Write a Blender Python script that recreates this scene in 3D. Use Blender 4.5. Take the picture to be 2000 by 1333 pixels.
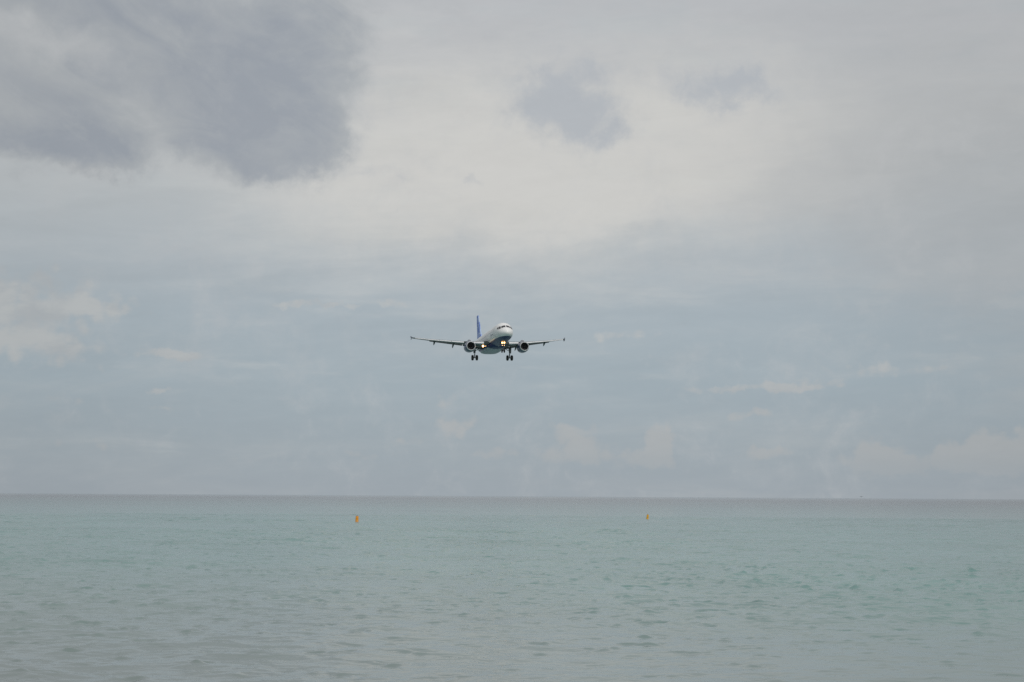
import bpy, bmesh, math, random
import numpy as np
from mathutils import Vector, Matrix

for o in list(bpy.data.objects):
    bpy.data.objects.remove(o, do_unlink=True)
SC = bpy.context.scene
COL = SC.collection
R = math.radians
random.seed(7)

# ------------------------------------------------------------------ camera
FPX = 3200.0                     # focal length in pixels of a 2000 px wide frame
PITCH = math.atan(302.8 / FPX)
CAM_H = 3.5
cam = bpy.data.cameras.new('camera')
cam.sensor_width = 36.0
cam.lens = 36.0 * FPX / 2000.0
cam.clip_start = 0.1
cam.clip_end = 90000.0
camo = bpy.data.objects.new('camera', cam)
COL.objects.link(camo)
camo.matrix_world = (Matrix.Translation((0, 0, CAM_H)) @ Matrix.Rotation(math.pi / 2 + PITCH, 4, 'X')
                     @ Matrix.Rotation(R(0.344), 4, 'Z'))
SC.camera = camo

SC.view_settings.view_transform = 'Standard'
SC.view_settings.look = 'None'
SC.view_settings.exposure = 0.0
SC.view_settings.gamma = 1.0
SC.view_settings.use_curve_mapping = False
SC.render.engine = 'CYCLES'
SC.cycles.use_denoising = False
SC.cycles.max_bounces = 6
SC.cycles.sample_clamp_indirect = 1.5
SC.cycles.filter_width = 1.5

SUN_EL, SUN_AZ = 48.0, 150.0     # degrees; azimuth clockwise from +Y (the way the camera looks)


def lin(c):
    """sRGB 0-255 triple to linear"""
    out = []
    for v in c:
        v = v / 255.0
        out.append(v / 12.92 if v <= 0.04045 else ((v + 0.055) / 1.055) ** 2.4)
    return tuple(out)


# ------------------------------------------------- small node-building language
class NT:
    def __init__(self, tree):
        self.t = tree
        self.n = tree.nodes
        self.l = tree.links

    def new(self, kind, **kw):
        n = self.n.new(kind)
        for k, v in kw.items():
            setattr(n, k, v)
        return n

    def put(self, sock, v):
        if isinstance(v, S):
            self.l.new(v.s, sock)
        elif isinstance(v, bpy.types.NodeSocket):
            self.l.new(v, sock)
        elif isinstance(v, (tuple, list)) and sock.type == 'RGBA' and len(v) == 3:
            sock.default_value = (*v, 1.0)
        else:
            sock.default_value = v

    def math(self, op, a, b=None, c=None, clamp=False):
        n = self.new('ShaderNodeMath', operation=op, use_clamp=clamp)
        self.put(n.inputs[0], a)
        if b is not None:
            self.put(n.inputs[1], b)
        if c is not None:
            self.put(n.inputs[2], c)
        return S(self, n.outputs[0])

    def vmath(self, op, a, b=None, scalar=False):
        n = self.new('ShaderNodeVectorMath', operation=op)
        self.put(n.inputs[0], a)
        if b is not None:
            self.put(n.inputs[1], b)
        return S(self, n.outputs['Value' if scalar else 'Vector'])

    def comb(self, x, y, z):
        n = self.new('ShaderNodeCombineXYZ')
        for i, v in enumerate((x, y, z)):
            self.put(n.inputs[i], v)
        return S(self, n.outputs[0])

    def sep(self, v):
        n = self.new('ShaderNodeSeparateXYZ')
        self.put(n.inputs[0], v)
        return [S(self, o) for o in n.outputs]

    def step(self, v, lo, hi, a=0.0, b=1.0, kind='SMOOTHSTEP'):
        n = self.new('ShaderNodeMapRange', interpolation_type=kind, clamp=True)
        for i, x in enumerate((v, lo, hi, a, b)):
            self.put(n.inputs[i], x)
        return S(self, n.outputs[0])

    def noise(self, vec, scale, detail=6.0, rough=0.55, dist=0.0, dims='3D', out=0, lac=2.0):
        n = self.new('ShaderNodeTexNoise', noise_dimensions=dims)
        self.put(n.inputs['Vector'], vec)
        n.inputs['Scale'].default_value = scale
        n.inputs['Detail'].default_value = detail
        n.inputs['Roughness'].default_value = rough
        n.inputs['Lacunarity'].default_value = lac
        n.inputs['Distortion'].default_value = dist
        return S(self, n.outputs[out])

    def mix(self, f, a, b):
        n = self.new('ShaderNodeMix', data_type='RGBA')
        self.put(n.inputs[0], f)
        self.put(n.inputs[6], a)
        self.put(n.inputs[7], b)
        return S(self, n.outputs[2])

    def ramp(self, f, stops, interp='LINEAR'):
        n = self.new('ShaderNodeValToRGB')
        cr = n.color_ramp
        cr.interpolation = interp
        while len(cr.elements) < len(stops):
            cr.elements.new(0.5)
        for e, (p, c) in zip(cr.elements, stops):
            e.position = p
            e.color = (*c, 1.0)
        self.put(n.inputs[0], f)
        return S(self, n.outputs[0])


class S:
    def __init__(self, nt, s):
        self.nt, self.s = nt, s

    def __add__(self, o): return self.nt.math('ADD', self, o)
    __radd__ = __add__
    def __sub__(self, o): return self.nt.math('SUBTRACT', self, o)
    def __rsub__(self, o): return self.nt.math('SUBTRACT', o, self)
    def __mul__(self, o): return self.nt.math('MULTIPLY', self, o)
    __rmul__ = __mul__
    def __truediv__(self, o): return self.nt.math('DIVIDE', self, o)


# ------------------------------------------------------------------ sky
def sky_dir(x, y):
    """azimuth / elevation in degrees of a spot in the sky"""
    az = math.degrees(math.atan((x - 1000) / FPX))
    el = math.degrees(PITCH + math.atan((666.5 + (x - 1000) * 0.006 - y) / FPX))
    return az, el


W = bpy.data.worlds.new('World')
SC.world = W
W.use_nodes = True
W.node_tree.nodes.clear()
K = NT(W.node_tree)
SKY_STRENGTH = 0.1
sky = K.new('ShaderNodeTexSky', sky_type='NISHITA')
sky.sun_disc = False
sky.sun_elevation = R(SUN_EL)
sky.sun_rotation = R(SUN_AZ)
sky.air_density = 1.0
sky.dust_density = 2.0
DIR = S(K, K.new('ShaderNodeTexCoord').outputs['Generated'])
dx, dy, dz = K.sep(DIR)
AZ = K.math('DEGREES', K.math('ARCTAN2', dx, dy))
EL = K.math('DEGREES', K.math('ARCSINE', dz))
FLAT = K.vmath('MULTIPLY', DIR, (1.0, 1.0, 3.2))           # stretches noise into level layers
warp = K.vmath('SUBTRACT', K.noise(K.vmath('MULTIPLY', DIR, (1.0, 1.0, 1.5)), 10.0, 4.0, 0.6, out=1), (0.5, 0.5, 0.5))
warpf = K.vmath('SUBTRACT', K.noise(DIR, 42.0, 6.0, 0.66, out=1), (0.5, 0.5, 0.5))
AE = K.comb(AZ, EL, 0.0)
AEW = K.vmath('ADD', AE, K.vmath('ADD', K.vmath('MULTIPLY', warp, (4.2, 3.0, 0.0)),
                                 K.vmath('MULTIPLY', warpf, (2.0, 1.7, 0.0))))


def blob_field(blobs, coord):
    tot = None
    for (x, y, rx, ry, w) in blobs:
        a, e = sky_dir(x, y)
        k = 57.3 / FPX
        q = K.vmath('MULTIPLY', K.vmath('SUBTRACT', coord, (a, e, 0.0)), (1 / (rx * k), 1 / (ry * k), 0.0))
        m = K.step(K.vmath('LENGTH', q, scalar=True), 1.35, 0.1) * w
        tot = m if tot is None else tot + m
    return tot


fb = K.noise(K.vmath('MULTIPLY', DIR, (1.0, 1.0, 1.6)), 11.0, 6.0, 0.56, 0.4)          # billows
fbf = K.noise(FLAT, 26.0, 6.0, 0.6, 0.3)                                               # streaks
fbl = K.noise(K.vmath('MULTIPLY', DIR, (1.0, 1.0, 6.0)), 6.0, 7.0, 0.55, 0.6)           # long level streaks

tilt = K.vmath('MULTIPLY', K.comb(dx, dy, dz - dx * 0.10), (1.0, 1.0, 5.0))
fbr = K.noise(tilt, 9.0, 7.0, 0.6, 0.5)

# veil of thin cloud: colour by elevation, paler and warmer where it thins out towards the light
e01 = K.math('DIVIDE', EL, 40.0, clamp=True)
base = K.ramp(e01, [(0.0, lin((157, 166, 173))), (0.045, lin((157, 168, 175))), (0.10, lin((159, 172, 180))),
                    (0.16, lin((165, 176, 183))), (0.20, lin((173, 181, 186))), (0.255, lin((183, 188, 190))),
                    (0.33, lin((190, 192, 192))), (0.45, lin((186, 188, 191))), (0.7, lin((186, 188, 192))),
                    (1.0, lin((188, 190, 194)))])
lightest = blob_field([(1040, 300, 660, 235, 1.0), (1450, 300, 520, 170, 0.38), (820, 380, 420, 110, 0.22)], AEW)
glow = K.step(lightest + (fbl - 0.5) * 0.7 + (fbr - 0.5) * 0.5, -0.1, 1.1)
veil = K.mix(glow, base, lin((205, 204, 200)))
# pale streaks in the open blue below the main deck
streak = K.step(fbl + (fbf - 0.5) * 0.5 - K.step(EL, 0.5, 9.0, 0.14, 0.0), 0.47, 0.72) * 0.5
veil = K.mix(streak, veil, K.mix(glow, lin((182, 188, 191)), lin((205, 205, 201))))
# right-hand side: thicker even grey sheet
sheet = K.step(blob_field([(1900, 380, 620, 260, 0.75), (1750, 330, 300, 110, 0.3), (2250, 600, 500, 420, 0.6), (1700, 60, 560, 160, 0.5)], AEW)
               + (fbr - 0.5) * 1.7 + (fbf - 0.5) * 0.3, 0.05, 1.05)
veil = K.mix(sheet * 0.5, veil, lin((168, 171, 173)))
lanes = (fbr - 0.5) * 0.16 * K.step(EL, 1.0, 6.0, 0.3, 1.0) + 1.0
veil = K.vmath('MULTIPLY', veil, K.comb(lanes, lanes, lanes))

# blue sky glimpsed between the layers
BLUE = K.vmath('MULTIPLY', S(K, sky.outputs[0]), (SKY_STRENGTH,) * 3)
col = K.mix(K.step(EL, 2.0, 6.0, 0.02, 0.045), veil, BLUE)

# grey-blue cloud deck, upper left and the two puffs near the middle
dark_f = blob_field([(600, 130, 150, 150, 0.75), (570, 230, 150, 110, 0.55), (655, 275, 75, 70, 0.55), (450, 110, 210, 120, 0.6),
                     (300, 80, 220, 90, 0.5), (120, 40, 260, 75, 0.7), (575, 310, 90, 55, 0.4), (490, 330, 80, 45, 0.4),
                     (330, 215, 270, 115, 0.74), (90, 250, 190, 120, 0.55), (180, 320, 130, 62, 1.0), (40, 315, 130, 60, 0.5),
                     (430, 270, 130, 90, 0.5), (450, 10, 420, 70, 0.5), (-300, 150, 360, 300, 0.9)], AEW)
fbd = K.noise(DIR, 24.0, 9.0, 0.62, 0.5)
fbe = K.noise(DIR, 78.0, 6.0, 0.62, 0.6)
fbi = K.noise(K.vmath('MULTIPLY', K.comb(dx, dy, dz + dx * 0.35), (1.0, 1.0, 1.7)), 17.0, 6.0, 0.58, 0.8)
dn = dark_f + (fb - 0.5) * 0.9 + (fbd - 0.5) * 0.8 + (fbe - 0.5) * 0.45
dark_m = K.step(dn, -0.05, 0.95)
dark_c = K.ramp(K.step(dark_f * 0.85 + (fbi - 0.5) * 1.9 + (fbd - 0.5) * 0.3, 0.0, 1.25, kind='LINEAR'),
                [(0.0, lin((186, 189, 191))), (0.45, lin((168, 173, 177))), (1.0, lin((151, 158, 167)))])
col = K.mix(dark_m * 0.93, col, dark_c)
puff_f = blob_field([(1130, 160, 160, 95, 0.72), (1165, 245, 105, 60, 0.75), (1050, 185, 95, 95, 0.5), (1195, 285, 60, 28, 0.4),
                     (1230, 120, 120, 40, 0.3), (1080, 70, 160, 40, 0.3), (1390, 178, 140, 62, 0.72), (1470, 200, 150, 38, 0.45), (900, 110, 120, 40, 0.3), (1720, 290, 260, 40, 0.25),
                     (905, 350, 26, 12, 0.6), (760, 328, 75, 18, 0.55)], AEW)
pn = puff_f + (fbd - 0.5) * 1.3 + (fbe - 0.5) * 0.6
puff_m = K.step(pn, -0.05, 1.1)
col = K.mix(puff_m * 0.8, col, K.mix(K.step(pn + (fbi - 0.5) * 1.2, 0.2, 1.2), lin((190, 192, 193)), lin((172, 178, 185))))

# low, hazy cumulus heads and flakes along the horizon
fc = K.noise(DIR, 60.0, 7.0, 0.6, 0.2)
fcl = K.noise(K.vmath('MULTIPLY', DIR, (1.0, 1.0, 2.2)), 30.0, 7.0, 0.6, 0.2)
AEC = K.vmath('ADD', AE, K.vmath('MULTIPLY', warpf, (1.5, 1.1, 0.0)))
low_f = blob_field([(40, 585, 220, 65, 0.75), (10, 650, 200, 60, 0.6), (110, 700, 230, 50, 0.5), (220, 615, 140, 28, 0.45), (335, 702, 80, 14, 0.9),
                    (300, 765, 40, 10, 0.6), (300, 803, 40, 9, 0.6), (110, 790, 130, 20, 0.4),
                    (890, 785, 60, 22, 0.7), (893, 830, 55, 26, 0.9), (800, 862, 60, 16, 0.7), (955, 886, 60, 15, 0.6),
                    (1130, 862, 90, 34, 1.0), (1288, 868, 34, 42, 1.2), (1190, 895, 240, 22, 0.7), (1490, 886, 70, 18, 0.8),
                    (1480, 762, 190, 12, 0.8), (1600, 752, 110, 12, 0.6), (1470, 812, 80, 14, 0.7), (1710, 895, 75, 52, 1.0),
                    (1955, 885, 120, 55, 1.1), (1830, 905, 180, 32, 0.9), (1720, 730, 190, 20, 0.6), (1215, 650, 90, 16, 0.5),
                    (150, 870, 130, 26, 0.35), (450, 885, 110, 18, 0.35), (700, 890, 60, 14, 0.5), (650, 598, 200, 10, 0.7)], AEC)
vor = K.new('ShaderNodeTexVoronoi', feature='F1')
K.put(vor.inputs['Vector'], DIR)
vor.inputs['Scale'].default_value = 95.0
vor.inputs['Detail'].default_value = 1.0
billow = 0.45 - S(K, vor.outputs['Distance'])
ln_ = low_f + (fc - 0.5) * 0.5 + (fcl - 0.5) * 0.8 + billow * 0.6
low_m = K.step(ln_, 0.16, 0.74)
low_c = K.mix(K.step(EL, 0.4, 6.5), lin((169, 173, 175)), K.mix(K.step(fcl, 0.35, 0.65), lin((172, 177, 180)), lin((186, 189, 189))))
col = K.mix(low_m * K.step(EL, 0.3, 2.0, 0.2, 0.82), col, low_c)
fine = ((K.noise(FLAT, 60.0, 5.0, 0.6) - 0.5) * 0.05 + 1.0) * K.step(K.math('ABSOLUTE', AZ - 1.0), 6.0, 20.0, 1.0, 0.92)
col = K.vmath('MULTIPLY', col, K.comb(fine, fine, fine))
bg = K.new('ShaderNodeBackground')
K.put(bg.inputs[0], K.vmath('MULTIPLY', col, (1.0 / SKY_STRENGTH,) * 3))
bg.inputs[1].default_value = SKY_STRENGTH
wo = K.new('ShaderNodeOutputWorld')
K.l.new(bg.outputs[0], wo.inputs[0])
W.cycles.sampling_method = 'MANUAL'
W.cycles.sample_map_resolution = 512

# ------------------------------------------------------------------ sun (veiled)
sun = bpy.data.lights.new('sun', 'SUN')
sun.energy = 1.5
sun.angle = R(14.0)
sun.color = (1.0, 0.965, 0.91)
suno = bpy.data.objects.new('sun', sun)
COL.objects.link(suno)
sv = Vector((math.sin(R(SUN_AZ)) * math.cos(R(SUN_EL)), math.cos(R(SUN_AZ)) * math.cos(R(SUN_EL)), math.sin(R(SUN_EL))))
suno.rotation_euler = sv.to_track_quat('Z', 'Y').to_euler()
suno.location = sv * 500


# ------------------------------------------------------------------ materials
def new_mat(name):
    m = bpy.data.materials.new(name)
    m.use_nodes = True
    m.node_tree.nodes.clear()
    k = NT(m.node_tree)
    b = k.new('ShaderNodeBsdfPrincipled')
    o = k.new('ShaderNodeOutputMaterial')
    k.l.new(b.outputs[0], o.inputs[0])
    return m, k, b


def obj_co(k):
    return S(k, k.new('ShaderNodeTexCoord').outputs['Object'])


def plain(name, c, rough=0.5, metal=0.0, coat=0.0, wear=0.12, scale=1.5, spec=0.5):
    m, k, b = new_mat(name)
    co = obj_co(k)
    n = k.noise(co, scale, 5.0, 0.6)
    f = k.step(n, 0.3, 0.7, 1.0 - wear, 1.0 + wear * 0.4, kind='LINEAR')
    k.put(b.inputs['Base Color'], k.vmath('MULTIPLY', k.comb(f, f, f), c))
    k.put(b.inputs['Roughness'], k.step(k.noise(co, scale * 2.3, 4.0), 0.3, 0.7, rough * 0.8, min(1, rough * 1.2)))
    b.inputs['Metallic'].default_value = metal
    b.inputs['Coat Weight'].default_value = coat
    b.inputs['Specular IOR Level'].default_value = spec
    return m


def emit(name, c, strength):
    m, k, b = new_mat(name)
    b.inputs['Base Color'].default_value = (0.8, 0.8, 0.8, 1)
    b.inputs['Emission Color'].default_value = (*c, 1)
    b.inputs['Emission Strength'].default_value = strength
    return m


M = {}
M['white'] = plain('white_paint', (0.80, 0.80, 0.78), 0.32, coat=0.3, wear=0.08, scale=0.8)
M['navy'] = plain('navy_paint', (0.013, 0.030, 0.115), 0.25, coat=0.5, wear=0.2)
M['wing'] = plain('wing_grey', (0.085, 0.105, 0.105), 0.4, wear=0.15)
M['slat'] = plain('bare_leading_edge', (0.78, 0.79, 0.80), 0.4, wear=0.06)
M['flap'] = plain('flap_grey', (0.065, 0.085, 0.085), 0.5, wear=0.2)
M['fairing'] = plain('fairing_grey', (0.50, 0.51, 0.53), 0.4, coat=0.2, wear=0.2)
M['steel'] = plain('gear_steel', (0.11, 0.12, 0.13), 0.45, metal=0.2, wear=0.25)
M['lip'] = plain('polished_lip', (0.70, 0.70, 0.70), 0.35, metal=0.4, wear=0.08)
M['tyre'] = plain('tyre_rubber', (0.018, 0.018, 0.019), 0.8, wear=0.3)
M['rim'] = plain('wheel_rim', (0.30, 0.30, 0.31), 0.5, metal=0.4)
M['dark'] = plain('duct_dark', (0.03, 0.03, 0.032), 0.6)
M['fan'] = plain('fan_titanium', (0.10, 0.10, 0.105), 0.45, metal=0.6)
M['glass'] = plain('cockpit_glass', (0.015, 0.017, 0.02), 0.12, wear=0.3)
M['pane'] = plain('cabin_pane', (0.60, 0.61, 0.62), 0.2)
M['line'] = plain('door_seam', (0.33, 0.34, 0.36), 0.5)
M['mark'] = plain('marking_blue', (0.06, 0.08, 0.16), 0.4)
M['hot'] = plain('exhaust_metal', (0.20, 0.19, 0.18), 0.4, metal=0.8)
M['lens'] = plain('lamp_lens', (0.25, 0.26, 0.27), 0.15)
M['lamp'] = emit('landing_lamp', (1.0, 0.55, 0.18), 9.0)
M['lamp2'] = emit('taxi_lamp', (1.0, 0.60, 0.28), 2.6)


def fuselage_mat():
    m, k, b = new_mat('fuselage_paint')
    co = obj_co(k)
    x, y, z = k.sep(co)
    n = k.noise(co, 0.8, 5.0, 0.6)
    f = k.step(n, 0.3, 0.7, 0.93, 1.02)
    white = k.vmath('MULTIPLY', k.comb(f, f, f), (0.86, 0.86, 0.84))
    # navy belly: the paint line runs low along the side and stays under the chin
    below = k.step(z, PAINT_Z - 0.03, PAINT_Z + 0.03, 1.0, 0.0)
    k.put(b.inputs['Base Color'], k.mix(below, white, (0.013, 0.032, 0.125)))
    b.inputs['Roughness'].default_value = 0.4
    b.inputs['Coat Weight'].default_value = 0.2
    b.inputs['Coat Roughness'].default_value = 0.3
    return m


def fin_mat():
    m, k, b = new_mat('fin_paint')
    co = obj_co(k)
    v = k.new('ShaderNodeTexVoronoi', distance='CHEBYCHEV', feature='F1')
    k.put(v.inputs['Vector'], k.vmath('MULTIPLY', co, (0.85, 0.0, 0.75)))
    v.inputs['Scale'].default_value = 1.0
    v.inputs['Randomness'].default_value = 0.75
    r = k.sep(S(k, v.outputs['Color']))[0]
    c = k.ramp(r, [(0.0, (0.19, 0.26, 0.64)), (0.25, (0.22, 0.32, 0.72)), (0.5, (0.38, 0.50, 0.84)), (0.75, (0.50, 0.62, 0.88))],
               'CONSTANT')
    k.put(b.inputs['Base Color'], c)
    b.inputs['Roughness'].default_value = 0.6
    b.inputs['Specular IOR Level'].default_value = 0.2
    return m


def water_mat():
    m, k, b = new_mat('sea_water')
    co = obj_co(k)
    x, y, z = k.sep(co)
    dist = k.vmath('LENGTH', k.comb(x, y, 0.0), scalar=True)
    lg = k.math('LOGARITHM', k.math('MAXIMUM', dist, 1.0), 10.0)        # 1.4 = 25 m, 2 = 100 m, 3 = 1 km
    big = k.noise(k.comb(x * 0.6, y * 0.35, 0.0), 0.02, 4.0, 0.55)
    lg2 = lg + (big - 0.5) * 0.5 + x / dist * 0.35
    # seabed seen through the water: grey sand inshore, pale turquoise shallows, slate-blue deep water
    f = k.step(lg2, 1.3, 4.0, kind='LINEAR')
    c = k.ramp(f, [(0.0, (0.205, 0.24, 0.23)), (0.10, (0.19, 0.255, 0.242)), (0.22, (0.16, 0.285, 0.265)),
                   (0.36, (0.155, 0.285, 0.268)), (0.46, (0.145, 0.25, 0.24)), (0.60, (0.11, 0.15, 0.15)),
                   (0.72, (0.065, 0.06, 0.065)), (1.0, (0.05, 0.05, 0.065))])
    pat = k.noise(k.comb(x, y * 0.5, 0.0), 0.09, 5.0, 0.6)
    pf = k.step(pat, 0.3, 0.7, 0.88, 1.10, kind='LINEAR')
    k.put(b.inputs['Base Color'], k.vmath('MULTIPLY', c, k.comb(pf, pf, pf)))
    b.inputs['IOR'].default_value = 1.333
    b.inputs['Roughness'].default_value = 0.07
    # ripples finer than the mesh carries
    w1 = k.noise(k.comb(x * 0.75, y, 0.0), 1.7, 3.0, 0.55, 0.3)
    w2 = k.noise(k.comb(x * 0.7, y, 3.0), 6.5, 3.0, 0.6, 0.2)
    bump = k.new('ShaderNodeBump')
    bump.inputs['Strength'].default_value = 1.0
    bump.inputs['Distance'].default_value = 1.0
    # open water outside the bay is rougher
    open_ = k.step(lg, 1.6, 3.3, 0.55, 4.6, kind='LINEAR')
    k.put(bump.inputs['Height'], (w1 * 0.065 + w2 * 0.014) * open_)
    k.l.new(bump.outputs[0], b.inputs['Normal'])
    return m


# ------------------------------------------------------------------ object helpers
def mesh_obj(name, verts, faces, mat, parent=None, smooth=True, sharp=None):
    me = bpy.data.meshes.new(name)
    me.from_pydata([tuple(v) for v in verts], [], faces)
    bm = bmesh.new()
    bm.from_mesh(me)
    bmesh.ops.recalc_face_normals(bm, faces=bm.faces)
    bm.to_mesh(me)
    bm.free()
    me.materials.append(mat)
    if smooth:
        me.polygons.foreach_set('use_smooth', [True] * len(me.polygons))
        if sharp:
            me.set_sharp_from_angle(angle=R(sharp))
    o = bpy.data.objects.new(name, me)
    COL.objects.link(o)
    if parent:
        o.parent = parent
    return o


class G:
    """collects geometry for one part"""
    def __init__(self):
        self.v, self.f = [], []

    def add(self, v, f):
        n = len(self.v)
        self.v += [Vector(p) for p in v]
        self.f += [tuple(i + n for i in q) for q in f]
        return self

    def loft(self, rings, cap=True, closed=True):
        m = len(rings[0])
        v = [p for r in rings for p in r]
        f = []
        for i in range(len(rings) - 1):
            for j in range(m if closed else m - 1):
                a, b2 = i * m + j, i * m + (j + 1) % m
                f.append((a, b2, b2 + m, a + m))
        if cap:
            f.append(tuple(range(m))[::-1])
            f.append(tuple(range((len(rings) - 1) * m, len(rings) * m)))
        return self.add(v, f)

    def tube(self, a, b, r0, r1=None, n=10):
        a, b = Vector(a), Vector(b)
        r1 = r0 if r1 is None else r1
        d = (b - a).normalized()
        u = d.orthogonal().normalized()
        w = d.cross(u)
        rg = []
        for p, r in ((a, r0), (b, r1)):
            rg.append([p + (u * math.cos(t) + w * math.sin(t)) * r for t in [2 * math.pi * i / n for i in range(n)]])
        return self.loft(rg)

    def lathe(self, prof, c=(0, 0, 0), axis='X', n=32, closed=False):
        """prof: (along, radius) pairs, turned about an axis through c"""
        rg = []
        for s, r in prof:
            ring = []
            for i in range(n):
                t = 2 * math.pi * i / n
                q = {'X': (s, r * math.cos(t), r * math.sin(t)), 'Y': (r * math.cos(t), s, r * math.sin(t))}[axis]
                ring.append(Vector(q) + Vector(c))
            rg.append(ring)
        if closed:
            rg.append(rg[0])
        return self.loft(rg, cap=not closed)

    def box(self, c, s, rot=None):
        c, s = Vector(c), Vector(s) / 2
        v = [Vector((x * s.x, y * s.y, z * s.z)) for x in (-1, 1) for y in (-1, 1) for z in (-1, 1)]
        if rot is not None:
            v = [rot @ p for p in v]
        return self.add([p + c for p in v], [(0, 1, 3, 2), (4, 6, 7, 5), (0, 4, 5, 1), (2, 3, 7, 6), (0, 2, 6, 4), (1, 5, 7, 3)])

    def plate(self, pts, thick):
        """flat polygon given thickness along its normal"""
        pts = [Vector(p) for p in pts]
        nrm = (pts[1] - pts[0]).cross(pts[2] - pts[0]).normalized() * thick / 2
        n = len(pts)
        v = [p + nrm for p in pts] + [p - nrm for p in pts]
        f = [tuple(range(n)), tuple(range(2 * n - 1, n - 1, -1))]
        f += [(i, (i + 1) % n, (i + 1) % n + n, i + n) for i in range(n)]
        return self.add(v, f)

    def build(self, name, mat, parent=None, smooth=True, sharp=35):
        return mesh_obj(name, self.v, self.f, mat, parent, smooth, sharp)


# ------------------------------------------------------------------ sea: one sheet out to the horizon
def build_sea():
    rng = np.random.default_rng(11)
    fine = np.radians(np.linspace(-22, 22, 580))
    coarse = np.radians(np.linspace(23, 337, 100))[1:-1]
    th = np.concatenate([fine, coarse])
    r = [6.0]
    while r[-1] < 24:
        r.append(r[-1] * 1.02)
    while r[-1] < 300:
        r.append(r[-1] * 1.0017)
    while r[-1] < 2500:
        r.append(r[-1] * 1.012)
    while r[-1] < 30000:
        r.append(r[-1] * 1.06)
    r = np.array(r)
    dr = np.gradient(r)
    rr, tt = np.meshgrid(r, th, indexing='ij')
    X, Y = rr * np.sin(tt), rr * np.cos(tt)
    sp = np.repeat(dr[:, None], len(th), 1)
    # gust patches modulate the chop
    gust = np.zeros_like(X)
    for i in range(14):
        L = rng.uniform(12, 70)
        a = rng.uniform(0, 2 * np.pi)
        gust += np.sin((X * np.cos(a) * 0.6 + Y * np.sin(a)) * 2 * np.pi / L + rng.uniform(0, 6.28))
    gust = np.clip(0.9 + 0.09 * gust, 0.4, 1.4)
    Z = np.zeros_like(X)
    DX = np.zeros_like(X)
    DY = np.zeros_like(X)
    lams = np.concatenate([np.geomspace(0.30, 4.5, 92), np.array([6.0, 8.0, 11.0, 15.0])])
    SL = np.zeros_like(X)
    lams = lams[::-1]
    env = None
    for L in lams:
        spread = 0.95 if L < 2 else 0.55
        a = -np.pi / 2 + 0.15 + rng.normal(0, spread)
        ca, sa = np.cos(a), np.sin(a)
        slope = 0.050 if L < 0.8 else (0.030 if L < 1.1 else (0.017 if L < 2.2 else 0.0115))
        A = slope * L / (2 * np.pi) * np.clip((L / sp - 1.7) / 1.3, 0, 1)
        if L < 1.1:
            if env is None:      # short wavelets stand up on the leading faces of the longer waves
                sd = SL[:900].std() + 1e-6
                E = np.zeros_like(X)
                for q in range(22):
                    le, ae = rng.uniform(0.7, 2.4), rng.uniform(0, 2 * np.pi)
                    E += np.sin((np.cos(ae) * X * 0.9 + np.sin(ae) * Y) * 2 * np.pi / le + rng.uniform(0, 6.28))
                E = E / np.sqrt(11.0) + 0.45 * SL / sd
                env = gust * (0.30 + 0.75 * np.clip(E - 0.2, 0, 1.5))
            A = A * env
        elif L < 5.5:
            A = A * gust
        ph = (ca * X + sa * Y) * 2 * np.pi / L + rng.uniform(0, 6.28)
        sn, cs = np.sin(ph), np.cos(ph)
        Z += A * sn
        if L >= 1.1:
            SL += A * 2 * np.pi / L * cs * -sa
        ch = 1.2 if L >= 1.1 else 0.6
        DX += A * cs * ca * ch
        DY += A * cs * sa * ch
    X2, Y2 = X + DX, Y + DY
    nv = X.size
    nr, nc = X.shape
    co = np.stack([X2, Y2, Z], -1).reshape(-1, 3).astype(np.float32)
    i = np.arange(nr - 1)[:, None] * nc
    j = np.arange(nc)[None, :]
    j2 = (j + 1) % nc
    q = np.stack([i + j, i + nc + j, i + nc + j2, i + j2], -1).reshape(-1, 4).astype(np.int32)
    me = bpy.data.meshes.new('sea')
    me.vertices.add(nv)
    me.vertices.foreach_set('co', co.ravel())
    me.loops.add(q.size)
    me.loops.foreach_set('vertex_index', q.ravel())
    me.polygons.add(len(q))
    me.polygons.foreach_set('loop_start', np.arange(len(q), dtype=np.int32) * 4)
    me.polygons.foreach_set('use_smooth', np.ones(len(q), dtype=bool))
    me.update(calc_edges=True)
    me.materials.append(water_mat())
    o = bpy.data.objects.new('sea', me)
    COL.objects.link(o)
    o['kind'] = 'structure'
    o['label'] = 'choppy pale turquoise sea reaching to the horizon'
    return o


build_sea()

# ------------------------------------------------------------------ airliner
# local axes: X towards the nose, Y to the aircraft's left, Z up; stations are metres aft of the nose
ORG = 17.7          # station of the origin
ZB = 4.40           # height of the fuselage centreline above the lowest tyre
PAINT_Z = -1.24 + ZB


def L(st, y, z):
    return Vector((ORG - st, y, z + ZB))


plane = bpy.data.objects.new('airliner', None)
COL.objects.link(plane)
plane.empty_display_size = 5
plane['label'] = 'white twin-engine airliner with navy belly and blue tail, wheels down, approaching over the sea'
plane['category'] = 'airplane'
yaw, pit, rol = R(10.99), R(-1.81), R(0.85)
POSE = (Matrix.Rotation(yaw, 3, 'Z') @ Matrix(((0, 1, 0), (-1, 0, 0), (0, 0, 1)))
        @ Matrix.Rotation(pit, 3, 'Y') @ Matrix.Rotation(rol, 3, 'X'))
T = Vector((-4.29, 349.0, 32.94 + CAM_H + 0.24)) - POSE @ Vector((0, 0, ZB))
plane.matrix_world = Matrix.Translation(T) @ POSE.to_4x4()

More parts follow.
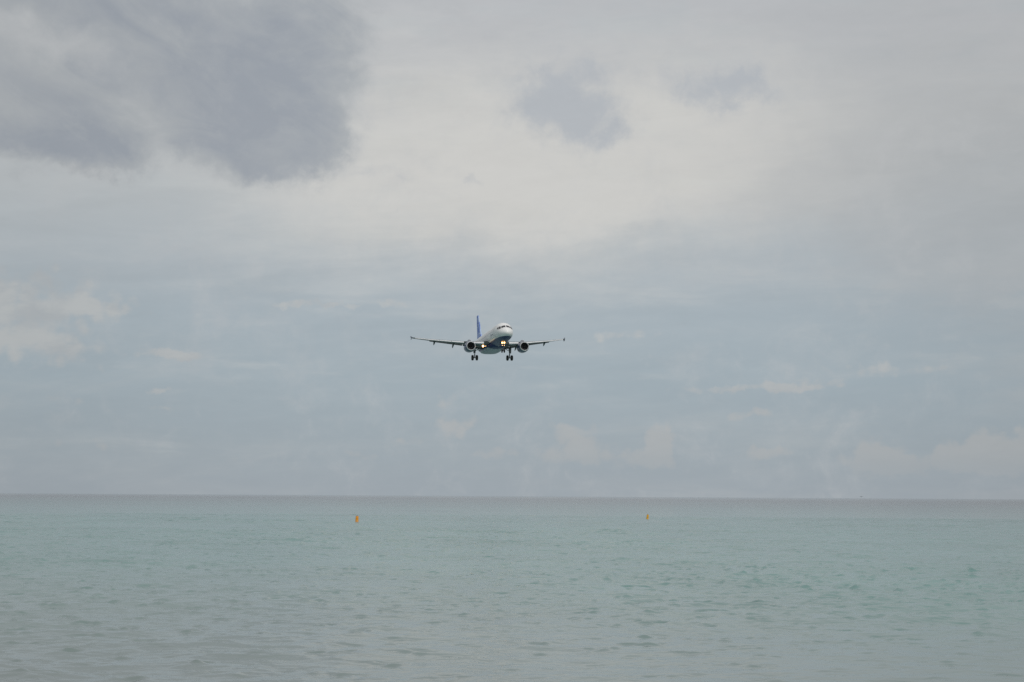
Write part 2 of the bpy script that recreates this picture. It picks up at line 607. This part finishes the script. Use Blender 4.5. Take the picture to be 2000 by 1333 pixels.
# fuselage: station, half width, top, bottom
FS = np.array([
    (0.00, 0.02, -0.53, -0.57), (0.06, 0.26, -0.30, -0.80), (0.20, 0.47, -0.10, -1.00), (0.50, 0.76, 0.14, -1.24),
    (1.00, 1.07, 0.42, -1.47), (1.60, 1.33, 0.72, -1.65), (2.20, 1.52, 1.10, -1.78), (2.90, 1.69, 1.52, -1.89),
    (3.70, 1.82, 1.83, -1.97), (4.70, 1.92, 2.00, -2.03), (6.00, 1.975, 2.07, -2.07), (9.00, 1.975, 2.07, -2.07),
    (16.0, 1.975, 2.07, -2.07), (23.0, 1.975, 2.07, -2.07), (25.0, 1.965, 2.07, -2.00), (27.0, 1.90, 2.07, -1.72),
    (29.0, 1.76, 2.06, -1.30), (31.0, 1.52, 2.02, -0.80), (33.0, 1.17, 1.93, -0.25), (35.0, 0.76, 1.76, 0.32),
    (36.5, 0.42, 1.54, 0.78), (37.3, 0.22, 1.36, 1.00), (37.57, 0.10, 1.25, 1.10)])


def pchip(x, xs, ys):
    h = np.diff(xs)
    d = np.diff(ys) / h
    m = np.zeros(len(xs))
    m[0], m[-1] = d[0], d[-1]
    for i in range(1, len(xs) - 1):
        if d[i - 1] * d[i] > 0:
            w1, w2 = 2 * h[i] + h[i - 1], h[i] + 2 * h[i - 1]
            m[i] = (w1 + w2) / (w1 / d[i - 1] + w2 / d[i])
    i = int(np.clip(np.searchsorted(xs, x) - 1, 0, len(h) - 1))
    t = (x - xs[i]) / h[i]
    return ((2 * t**3 - 3 * t**2 + 1) * ys[i] + (t**3 - 2 * t**2 + t) * h[i] * m[i]
            + (-2 * t**3 + 3 * t**2) * ys[i + 1] + (t**3 - t**2) * h[i] * m[i + 1])


def hull(st, ang, off=0.0):
    """point on the fuselage skin; ang 0 = top, positive towards aircraft left"""
    w = pchip(st, FS[:, 0], FS[:, 1]) + off
    t = pchip(st, FS[:, 0], FS[:, 2]) + off
    b = pchip(st, FS[:, 0], FS[:, 3]) - off
    c, h = (t + b) / 2, (t - b) / 2
    return L(st, w * math.sin(ang), c + h * math.cos(ang))


def hull_ang(st, z):
    t = pchip(st, FS[:, 0], FS[:, 2])
    b = pchip(st, FS[:, 0], FS[:, 3])
    return math.acos(max(-1, min(1, (z - (t + b) / 2) / ((t - b) / 2))))


sts = [0.0, 0.02, 0.06, 0.12, 0.2, 0.33] + list(np.arange(0.5, 6.2, 0.22)) + list(np.arange(6.4, 23.1, 1.4)) + \
    list(np.arange(23.6, 37.4, 0.55)) + [37.57]
g = G().loft([[hull(s, 2 * math.pi * i / 64) for i in range(64)] for s in sts])
fus = g.build('fuselage', fuselage_mat(), plane, sharp=None)


def skin_patch(corners, name, mat, parent, off=0.012, n=6, m=4):
    """a pane lying on the hull; corners (station, angle) in order"""
    cs = [Vector((a, b)) for a, b in corners]
    rows = []
    for i in range(n + 1):
        a = cs[0].lerp(cs[1], i / n)
        b = cs[3].lerp(cs[2], i / n)
        rows.append([a.lerp(b, j / m) for j in range(m + 1)])
    top = [[hull(p.x, p.y, off) for p in r] for r in rows]
    gg = G().loft(top, cap=False, closed=False)
    rim = top[0] + [r[-1] for r in top[1:]] + top[-1][::-1][1:] + [r[0] for r in top[::-1]][1:-1]
    rim2 = []
    flat = rows[0] + [r[-1] for r in rows[1:]] + rows[-1][::-1][1:] + [r[0] for r in rows[::-1]][1:-1]
    rim2 = [hull(p.x, p.y, -0.02) for p in flat]
    gg.loft([rim, rim2], cap=False)
    return gg.build(name, mat, parent, sharp=30)


# six flight-deck panes
for s in (-1, 1):
    # front pane
    skin_patch([(1.50, s * 0.07), (1.68, s * 0.74), (2.34, s * 0.58), (2.26, s * 0.045)],
               'cockpit_window', M['glass'], fus)
    # side pane
    skin_patch([(1.76, s * 0.82), (2.26, s * 1.14), (2.80, s * 0.82), (2.42, s * 0.65)], 'cockpit_window', M['glass'], fus)
    # rear quarter pane
    skin_patch([(2.38, s * 1.16), (3.15, s * 1.26), (3.16, s * 1.0), (2.90, s * 0.87)], 'cockpit_window', M['glass'], fus)


def seam_loop(s0, s1, z0, z1, side, name, mat, w=0.035):
    """thin raised frame on the hull round a door"""
    gg = G()
    for (a, b) in (((s0, z0), (s1, z0)), ((s1, z0), (s1, z1)), ((s1, z1), (s0, z1)), ((s0, z1), (s0, z0))):
        n = 6
        pts = []
        for i in range(n + 1):
            st = a[0] + (b[0] - a[0]) * i / n
            z = a[1] + (b[1] - a[1]) * i / n
            pts.append((st, z))
        hor = abs(a[0] - b[0]) > abs(a[1] - b[1])
        r1 = [hull(st - (0 if hor else w / 2), side * hull_ang(st, z - (w / 2 if hor else 0)), 0.008) for st, z in pts]
        r2 = [hull(st + (0 if hor else w / 2), side * hull_ang(st, z + (w / 2 if hor else 0)), 0.008) for st, z in pts]
        gg.loft([r1, r2], cap=False, closed=False)
    return gg.build(name, mat, fus)


for s in (-1, 1):
    seam_loop(4.75, 5.58, -0.62, 1.22, s, 'cabin_door', M['line'])
    seam_loop(30.2, 30.95, -0.55, 1.15, s, 'cabin_door', M['line'])
    # cabin windows, one row along the side
    gg = G()
    st = 6.9
    while st < 29.6:
        if not (14.9 < st < 15.1):
            a = s * hull_ang(st, 0.42)
            c = hull(st, a, 0.006)
            nrm = (hull(st, a, 0.1) - hull(st, a, 0.0)).normalized()
            u = Vector((1, 0, 0))
            v = nrm.cross(u).normalized()
            gg.plate([c + u * (0.12 * math.cos(t)) + v * (0.17 * math.sin(t)) for t in [2 * math.pi * i / 10 for i in range(10)]], 0.012)
        st += 0.533
    wr = gg.build('window_row', M['pane'], fus)
    wr['kind'] = 'stuff'
# small lettering block and emblem behind the forward right-hand door (too small in the picture to read)
gg = G()
for (s0, s1, z0, z1) in ((7.9, 8.5, -0.42, -0.02), ):
    a0, a1 = -hull_ang(8, z0), -hull_ang(8, z1)
    gg.loft([[hull(s0, a0, 0.01), hull(s0, a1, 0.01)], [hull(s1, a0, 0.01), hull(s1, a1, 0.01)]], cap=False, closed=False)
gg.build('emblem', M['mark'], fus)
gg = G()
for i in range(7):
    s0 = 6.0 + i * 0.23
    z0, z1 = (-0.36, -0.16 + (0.06 if i in (0, 4) else 0))
    a0, a1 = -hull_ang(s0, z0), -hull_ang(s0, z1)
    gg.loft([[hull(s0, a0, 0.01), hull(s0, a1, 0.01)], [hull(s0 + 0.13, a0, 0.01), hull(s0 + 0.13, a1, 0.01)]], cap=False, closed=False)
gg.build('lettering', plain('lettering_grey', (0.28, 0.31, 0.40), 0.4), fus)

# belly fairing between the wings
BF = [(10.9, 0.25, -1.75, -2.05), (11.6, 1.15, -1.40, -2.20), (12.6, 1.75, -1.15, -2.38), (14.0, 2.06, -0.95, -2.54),
      (16.0, 2.12, -0.90, -2.64), (18.5, 2.12, -0.95, -2.72), (20.5, 2.05, -1.05, -2.70), (22.2, 1.80, -1.25, -2.52),
      (23.6, 1.3, -1.5, -2.28), (24.6, 0.5, -1.75, -2.05)]
rg = []
for st, w, t, b in BF:
    ring = []
    for i in range(32):
        a = 2 * math.pi * i / 32
        sx, cz = math.sin(a), math.cos(a)
        ring.append(L(st, w * math.copysign(abs(sx) ** 0.75, sx), (t + b) / 2 + (t - b) / 2 * math.copysign(abs(cz) ** 0.75, cz)))
    rg.append(ring)


def belly_mat():
    m, k, b = new_mat('belly_fairing_paint')
    x, y, z = k.sep(obj_co(k))
    n = k.noise(k.comb(x * 0.3, y, z), 1.6, 5.0, 0.6)
    f = k.step(n, 0.3, 0.7, 0.8, 1.05)
    grey = k.vmath('MULTIPLY', k.comb(f, f, f), (0.43, 0.45, 0.50))
    navy = k.math('MAXIMUM', k.step(z, ZB - 2.15, ZB - 2.10), k.step(x, ORG - 13.1, ORG - 13.0))
    k.put(b.inputs['Base Color'], k.mix(navy, grey, (0.013, 0.032, 0.125)))
    b.inputs['Roughness'].default_value = 0.4
    return m


bf = G().loft(rg).build('belly_fairing', belly_mat(), plane, sharp=None)
G().plate([L(8.0, 0, 2.0), L(8.5, 0, 2.0), L(8.55, 0, 2.38), L(8.35, 0, 2.38)], 0.04).build('antenna', M['white'], plane, False)
G().plate([L(9.5, 0, -2.0), L(10.0, 0, -2.0), L(10.05, 0, -2.36), L(9.85, 0, -2.36)], 0.04).build('antenna', M['white'], plane, False)

# ---- wings
# y, leading edge station, chord, z of chord line, thickness ratio, incidence (deg)
WG = [(1.6, 11.9, 7.05, -1.34, 0.150, 4.0), (3.3, 13.0, 5.75, -1.18, 0.140, 3.2), (6.4, 14.85, 3.85, -0.82, 0.120, 2.0),
      (10.0, 16.9, 3.05, -0.30, 0.113, 1.0), (13.2, 18.75, 2.35, 0.18, 0.110, 0.2), (16.0, 20.35, 1.72, 0.66, 0.108, -0.5),
      (16.75, 20.8, 1.52, 0.80, 0.105, -0.7)]
WG = np.array(WG)


def wpar(y):
    return [float(np.interp(y, WG[:, 0], WG[:, i])) for i in range(1, 6)]


def foil(x, t):
    return 5 * t * (0.2969 * math.sqrt(max(x, 0)) - 0.126 * x - 0.3516 * x**2 + 0.2843 * x**3 - 0.1036 * x**4)


def wpt(y, s, xc, up, extra=0.0):
    le, ch, z, t, inc = wpar(y)
    zz = foil(xc, t) * ch * (1.0 if up > 0 else -0.9) + 0.012 * ch * math.sin(math.pi * min(1, xc)) + extra * up
    a = R(inc)
    dx = (xc - 0.3) * ch
    st = le + 0.3 * ch + dx * math.cos(a) + zz * math.sin(a)
    return L(st, s * y, z + zz * math.cos(a) - dx * math.sin(a))


def section(y, s, x0, x1, n=12):
    xs = [x0 + (x1 - x0) * (1 - math.cos(math.pi * i / n)) / 2 for i in range(n + 1)]
    up = [wpt(y, s, x, 1) for x in xs]
    lo = [wpt(y, s, x, -1) for x in xs]
    return up + lo[::-1]


def xform(ring, piv, ang, shift):
    """rotate a section nose-down about a spanwise axis, then move it"""
    m = Matrix.Rotation(ang, 3, 'Y')
    return [m @ (p - piv) + piv + shift for p in ring]


for s, side in ((-1, 'right'), (1, 'left')):
    ys = [1.6, 2.4, 3.3, 4.8, 6.4, 8.2, 10, 11.6, 13.2]
    rings = [section(y, s, 0.055, 0.71) for y in ys]
    rings += [section(y, s, 0.055, 1.0) for y in (13.22, 14.6, 16.0, 16.75)]
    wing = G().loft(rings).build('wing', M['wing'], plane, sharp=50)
    # slats: the leading edge slid forward and down
    def slat(y0, y1):
        gg = G()
        rr = []
        for i in range(6):
            y = y0 + (y1 - y0) * i / 5
            le, ch, z, t, inc = wpar(y)
            c = min(ch, 4.2)
            xs = 0.105 * c / ch
            ring = section(y, s, 0.0, xs, 8)
            piv = wpt(y, s, xs, 1)
            rr.append(xform(ring, piv, R(14), Vector((0.08 * c, 0, -0.03 * c))))
        return gg.loft(rr).build('slat', M['slat'], wing, sharp=60)
    slat(2.7, 5.05)
    slat(6.55, 9.0)
    slat(9.05, 11.3)
    slat(11.35, 13.8)
    slat(13.85, 16.2)

    # flaps: rear quarter, run back and turned well down
    def flap(y0, y1, down, back):
        rr = []
        for i in range(6):
            y = y0 + (y1 - y0) * i / 5
            le, ch, z, t, inc = wpar(y)
            c = min(ch, 5.2)
            x0 = 1 - 0.31 * c / ch
            ring = section(y, s, x0, 1.0, 8)
            # rounded nose for the flap
            piv = wpt(y, s, x0, -1)
            rr.append(xform(ring, piv, R(down), Vector((-back * c, 0, -0.075 * c))))
        return G().loft(rr).build('flap', M['flap'], wing, sharp=60)
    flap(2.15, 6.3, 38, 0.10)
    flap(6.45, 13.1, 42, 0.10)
    # aileron
    rr = []
    for y in (13.35, 14.6, 15.9):
        ring = section(y, s, 0.76, 1.02, 6)
        rr.append([p + Vector((-0.015, 0, -0.01)) for p in ring])
    # flap track fairings
    for y, ln in ((5.3, 3.0), (8.2, 2.6), (12.05, 2.1)):
        le, ch, z, t, inc = wpar(y)
        p0 = wpt(y, s, 0.52, -1)
        rr = []
        for u, w, h, dz in ((0.0, 0.04, 0.05, -0.02), (0.15, 0.15, 0.17, -0.10), (0.4, 0.19, 0.25, -0.24), (0.62, 0.18, 0.26, -0.55),
                            (0.82, 0.13, 0.18, -0.98), (1.0, 0.03, 0.04, -1.38)):
            c = p0 + Vector((-u * ln, 0, dz * ln / 4.6))
            rr.append([c + Vector((0, w * math.sin(2 * math.pi * k / 14), h * math.cos(2 * math.pi * k / 14))) for k in range(14)])
        G().loft(rr).build('flap_track_fairing', M['flap'], wing, sharp=None)
    # wing-tip fence
    tip = wpt(16.75, s, 0.3, 1)
    le, ch, z, t, inc = wpar(16.75)
    yy = s * 16.78
    pts = [L(le + 0.1, yy, z + 0.05), L(le + 0.95, yy + s * 0.16, z + 0.42), L(le + 1.6, yy + s * 0.16, z + 0.44),
           L(le + 1.75, yy, z), L(le + 1.65, yy + s * 0.08, z - 0.34), L(le + 1.1, yy + s * 0.08, z - 0.33)]
    gg = G()
    gg.plate([pts[0], pts[1], pts[2], pts[3]], 0.07)
    gg.plate([pts[0], pts[3], pts[4], pts[5]], 0.07)
    gg.build('wingtip_fence', M['navy'], wing, False)

    # ---- engine
    ec = L(0, s * 5.70, -2.0)
    toe = 0.0
    cx = ORG
    nac = G()
    outer = [(-10.85, 0.93), (-10.80, 1.0), (-10.95, 0.93)]
    prof = [(-11.05, 0.985), (-11.35, 1.07), (-11.9, 1.165), (-12.6, 1.19), (-13.4, 1.16), (-14.1, 1.06), (-14.55, 0.97),
            (-14.55, 0.93), (-13.4, 0.90), (-12.2, 0.90), (-11.5, 0.84), (-11.05, 0.81)]
    eng_c = Vector((ORG, s * 5.70, ZB - 2.10))
    def nac_ring(prof, n=40):
        rgs = []
        for x, r in prof:
            ring = []
            for i in range(n):
                a = 2 * math.pi * i / n
                rz = r * math.cos(a)
                if rz < 0:
                    rz *= 0.97
                ring.append(eng_c + Vector((x, r * math.sin(a), rz)))
            rgs.append(ring)
        return rgs
    eng = G().loft(nac_ring(prof + [prof[0]]), cap=False).build('engine_nacelle', M['navy'], plane, sharp=50)
    eng['label'] = 'navy engine nacelle under the %s wing' % side
    lipp = [(-11.05, 0.988), (-10.92, 0.95), (-10.84, 0.91), (-10.82, 0.88), (-10.85, 0.845), (-10.93, 0.818), (-11.05, 0.806), (-11.06, 0.9)]
    G().loft(nac_ring(lipp + [lipp[0]]), cap=False).build('inlet_lip', M['lip'], eng, sharp=None)
    # fan: back disc, blades, spinner
    G().lathe([(-12.0, 0.87), (-12.05, 0.87)], eng_c, n=32).build('fan_disc', M['dark'], eng)
    gg = G()
    for i in range(36):
        a = 2 * math.pi * i / 36
        u = Vector((0, math.cos(a), math.sin(a)))
        w = Vector((0, -math.sin(a), math.cos(a)))
        c = eng_c + Vector((-11.85, 0, 0))
        gg.plate([c + u * 0.24 + w * 0.03 + Vector((0.09, 0, 0)), c + u * 0.24 - w * 0.03 - Vector((0.09, 0, 0)),
                  c + u * 0.84 - w * 0.085 - Vector((0.04, 0, 0)), c + u * 0.84 + w * 0.085 + Vector((0.04, 0, 0))], 0.012)
    fan = gg.build('fan', M['fan'], eng, False)
    fan['kind'] = 'stuff'
    G().lathe([(-11.38, 0.01), (-11.46, 0.07), (-11.62, 0.17), (-11.85, 0.25), (-11.95, 0.26)], eng_c, n=20).build('spinner', M['dark'], eng)
    G().lathe([(-14.0, 0.72), (-14.7, 0.66), (-15.3, 0.50), (-15.3, 0.44), (-15.2, 0.3), (-15.8, 0.06)], eng_c, n=28).build('exhaust_nozzle', M['hot'], eng)
    # pylon
    gg = G()
    rr = []
    for st, zt, zb, w in ((11.55, -0.80, -0.95, 0.05), (12.3, -0.58, -1.1, 0.20), (13.6, -0.48, -1.2, 0.26), (14.8, -0.72, -1.3, 0.26),
                          (16.2, -0.85, -1.25, 0.20), (17.6, -0.9, -1.1, 0.05)):
        rr.append([L(st, s * 5.70 - w, zb), L(st, s * 5.70 + w, zb), L(st, s * 5.70 + w * 0.8, zt), L(st, s * 5.70 - w * 0.8, zt)])
    gg.loft(rr).build('pylon', M['fairing'], plane, sharp=40)

    # ---- tailplane
    rr = []
    for y, le, ch, z in ((0.35, 31.7, 3.9, 1.05), (3.2, 33.55, 2.6, 1.35), (6.22, 35.35, 1.55, 1.68)):
        ring = []
        for x in [0, .03, .1, .25, .5, .75, 1.0]:
            ring.append(L(le + x * ch, s * y, z + foil(x, 0.10) * ch))
        for x in [1.0, .75, .5, .25, .1, .03, 0]:
            ring.append(L(le + x * ch, s * y, z - foil(x, 0.10) * ch - 0.002))
        rr.append(ring)
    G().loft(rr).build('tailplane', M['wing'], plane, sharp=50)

# ---- fin and rudder
FIN = [(1.75, 29.6, 6.4, 0.095), (2.35, 30.4, 5.5, 0.095), (5.0, 32.2, 3.95, 0.10), (7.45, 33.75, 2.6, 0.10), (7.68, 34.05, 2.25, 0.08)]


def fin_part(x0, x1, name, zlo=None):
    rr = []
    for z, le, ch, t in FIN:
        n = 8
        xs = [x0 + (x1 - x0) * i / n for i in range(n + 1)]
        if x0 == 0:
            xs[1:1] = [0.01, 0.03]
        ring = [L(le + x * ch, foil(x, t) * ch + 0.004, z) for x in xs] + [L(le + x * ch, -foil(x, t) * ch - 0.004, z) for x in xs[::-1]]
        rr.append(ring)
    return G().loft(rr).build(name, FIN_M, plane, sharp=50)


FIN_M = fin_mat()
fin = fin_part(0.0, 0.70, 'tail_fin')
fin['label'] = 'tail fin painted in a patchwork of blues'
fin_part(0.71, 1.0, 'rudder')


# ---- landing gear
def wheel(c, rad, wid, parent):
    h = wid / 2
    t = G().lathe([(-h * 0.72, rad * 0.56), (-h, rad * 0.68), (-h, rad * 0.85), (-h * 0.8, rad * 0.955), (-h * 0.4, rad), (h * 0.4, rad),
                   (h * 0.8, rad * 0.955), (h, rad * 0.85), (h, rad * 0.68), (h * 0.72, rad * 0.56)], c, 'Y', 28)
    ty = t.build('tyre', M['tyre'], parent, sharp=50)
    return ty


def rimmed(c, rad, wid, parent):
    w = wheel(c, rad, wid, parent)
    h = wid / 2
    G().lathe([(-h * 0.80, rad * 0.50), (-h * 0.55, rad * 0.53), (h * 0.55, rad * 0.53), (h * 0.80, rad * 0.50), (h * 0.86, rad * 0.2)],
              c, 'Y', 20).build('wheel_hub', M['rim'], parent)


for s, side in ((-1, 'right'), (1, 'left')):
    ax = L(17.71, s * 3.795, -ZB + 0.585)
    topp = L(17.3, s * 3.75, -1.35)
    gg = G()
    gg.tube(topp, L(17.55, s * 3.78, -2.75), 0.17, 0.17, 14)
    gg.tube(L(17.55, s * 3.78, -2.7), ax + Vector((0, 0, -0.02)), 0.105, 0.105, 14)
    gg.tube(ax + Vector((0, -0.42, 0)), ax + Vector((0, 0.42, 0)), 0.09, 0.09, 12)
    leg = gg.build('main_gear_leg', M['steel'], plane, sharp=45)
    leg['label'] = 'twin-wheel main landing gear leg under the %s wing' % side
    gg = G()
    gg.tube(L(17.5, s * 3.7, -2.35), L(17.3, s * 2.35, -1.7), 0.07, 0.07)
    gg.tube(L(17.5, s * 3.7, -2.1), L(17.3, s * 3.0, -1.55), 0.04, 0.04)
    gg.build('side_stay', M['steel'], leg)
    gg = G()
    gg.tube(L(17.85, s * 3.78, -2.75), L(18.1, s * 3.78, -3.15), 0.045)
    gg.tube(L(18.1, s * 3.78, -3.15), ax + Vector((-0.12, 0, 0.18)), 0.045)
    gg.build('torque_link', M['steel'], leg)
    G().plate([L(16.9, s * 4.08, -1.35), L(18.1, s * 4.08, -1.35), L(18.0, s * 4.00, -2.85), L(17.1, s * 4.00, -2.85)], 0.05).build(
        'gear_door', M['line'], leg, False)
    for d in (-1, 1):
        rimmed(ax + Vector((0, d * 0.4635, 0)), 0.585, 0.42, leg)

# nose gear
nax = L(5.07, 0, -4.19 + 0.38)
gg = G()
gg.tube(L(5.0, 0, -1.75), L(5.05, 0, -2.9), 0.11, 0.11, 14)
gg.tube(L(5.05, 0, -2.85), nax, 0.07, 0.07, 12)
gg.tube(nax + Vector((0, -0.26, 0)), nax + Vector((0, 0.26, 0)), 0.06, 0.06, 10)
gg.tube(L(5.0, 0, -2.75), L(6.2, 0, -1.85), 0.05, 0.05)
nose = gg.build('nose_gear_leg', M['steel'], plane, sharp=45)
for d in (-1, 1):
    rimmed(nax + Vector((0, d * 0.25, 0)), 0.38, 0.22, nose)
    G().plate([L(4.9, d * 0.42, -1.9), L(6.6, d * 0.42, -1.9), L(6.6, d * 0.50, -2.55), L(4.9, d * 0.50, -2.55)], 0.04).build(
        'gear_door', M['navy'], nose, False)


def lamp(c, r, mat, parent, label=None):
    c = Vector(c)
    b = G().lathe([(-0.16, 0.03), (-0.12, r * 0.75), (-0.04, r * 1.05), (0.09, r * 1.08), (0.09, r * 1.0), (-0.03, r * 0.95)], c, 'X', 18).build('lamp_housing', M['steel'], parent)
    o = G().lathe([(-0.025, r * 0.94), (0.0, r * 0.6), (0.012, 0.01)], c, 'X', 18).build('landing_light', mat, parent if parent is not plane else b)
    return o


for d in (-1, 1):
    lamp(L(4.86, d * 0.22, -2.12), 0.165, M['lamp'], nose)
    lamp(L(4.86, d * 0.21, -2.66), 0.085, M['lamp2'], nose)
    # retractable lights under the wing roots
    # (only the right-hand pair shows lit)
    lamp(L(13.05, d * 2.78, -1.86), 0.22, M['lamp'] if d < 0 else M['lens'], plane)
    lamp(L(13.05, d * 2.22, -1.86), 0.09, M['lamp2'] if d < 0 else M['lens'], plane)


# ------------------------------------------------------------------ buoys
def buoy_mat(name, c):
    return plain(name, c, 0.5, wear=0.25, scale=6.0)


def sea_spot(px, py):
    """where a spot on the water at that direction lies (metres)"""
    x0, y0 = px - 1000, 666.5 - py
    c, s = math.cos(R(0.344)), math.sin(R(0.344))
    u, v = x0 * c - y0 * s, x0 * s + y0 * c
    d = Vector((u / FPX, math.cos(PITCH) - v / FPX * math.sin(PITCH), math.sin(PITCH) + v / FPX * math.cos(PITCH)))
    t = CAM_H / -d.z
    return d.x * t, d.y * t


def buoy(px, py, rad, h, tilt, mat, label, tall):
    x, y = sea_spot(px, py)
    root = bpy.data.objects.new('marker_buoy', None)
    COL.objects.link(root)
    root.location = (x, y, 0.0)
    root.rotation_euler = (R(2), R(tilt), 0.3)
    root['label'] = label
    root['category'] = 'buoy'
    root['group'] = 'orange marker buoys on the sea'
    rgs = []
    for z, r in ((-0.5, rad * 0.5), (-0.3, rad * 1.15), (-0.02, rad * 1.2), (0.10, rad * 1.18), (0.15, rad), (h * 0.5, rad * 0.97), (h - 0.05, rad * 0.95),
                 (h - 0.01, rad * 0.88), (h, rad * 0.6)):
        rgs.append([Vector((r * math.cos(2 * math.pi * i / 24), r * math.sin(2 * math.pi * i / 24), z)) for i in range(24)])
    G().loft(rgs).build('float_body', mat, root, sharp=40)
    band = []
    for z, r in ((0.13, rad * 1.03), (0.22, rad * 1.03)):
        band.append([Vector((r * math.cos(2 * math.pi * i / 24), r * math.sin(2 * math.pi * i / 24), z)) for i in range(24)])
    G().loft(band).build('collar', buoy_mat('buoy_collar', (0.75, 0.42, 0.12) if tall else (0.5, 0.34, 0.03)), root)
    G().tube((-0.09, 0, h - 0.02), (-0.09, 0, h + 0.06), 0.02).tube((0.09, 0, h - 0.02), (0.09, 0, h + 0.06), 0.02).tube(
        (-0.1, 0, h + 0.06), (0.1, 0, h + 0.06), 0.02).build('lifting_handle', M['steel'], root)


buoy(697, 1020.0, 0.20, 0.76, 2, buoy_mat('buoy_orange', (0.88, 0.34, 0.02)), 'taller orange marker buoy floating left of the airliner, nearer the beach', True)
buoy(1264.5, 1013.6, 0.17, 0.66, 5, buoy_mat('buoy_yellow', (0.84, 0.42, 0.015)), 'smaller yellow-orange marker buoy floating to the right, farther out', False)


# ------------------------------------------------------------------ seabird low over the horizon
def bird():
    x, y = sea_spot(1682.5, 990)
    dist = 640.0
    k = dist / math.hypot(x, y)
    root = bpy.data.objects.new('seabird', None)
    COL.objects.link(root)
    root.location = (x * k, y * k, CAM_H + 2.6 * dist / FPX)
    root.rotation_euler = (0, R(32), R(70))
    root['label'] = 'tiny dark seabird gliding just above the horizon at right'
    root['category'] = 'bird'
    m = plain('bird_grey', (0.34, 0.34, 0.36), 0.8)
    rgs = []
    for x0, r, z in ((-0.30, 0.015, 0.0), (-0.22, 0.05, 0), (-0.05, 0.085, -0.01), (0.10, 0.07, 0), (0.2, 0.045, 0.03), (0.28, 0.045, 0.05), (0.33, 0.03, 0.045), (0.42, 0.006, 0.03)):
        rgs.append([Vector((x0, r * math.cos(2 * math.pi * i / 12), z + r * math.sin(2 * math.pi * i / 12))) for i in range(12)])
    G().loft(rgs).build('body', m, root)
    for s in (-1, 1):
        rr = []
        for yy, x0, ch, z in ((0.04, 0.10, 0.20, 0.03), (0.25, 0.16, 0.17, 0.10), (0.45, 0.10, 0.12, 0.10), (0.66, -0.04, 0.03, 0.04)):
            rr.append([Vector((x0, s * yy, z)), Vector((x0 - ch * 0.4, s * yy, z + 0.015)), Vector((x0 - ch, s * yy, z)), Vector((x0 - ch * 0.4, s * yy, z - 0.006))])
        G().loft(rr).build('wing', m, root)
    G().plate([(-0.26, -0.03, 0), (-0.26, 0.03, 0), (-0.42, 0.07, 0), (-0.42, -0.07, 0)], 0.012).build('tail', m, root, False)


bird()
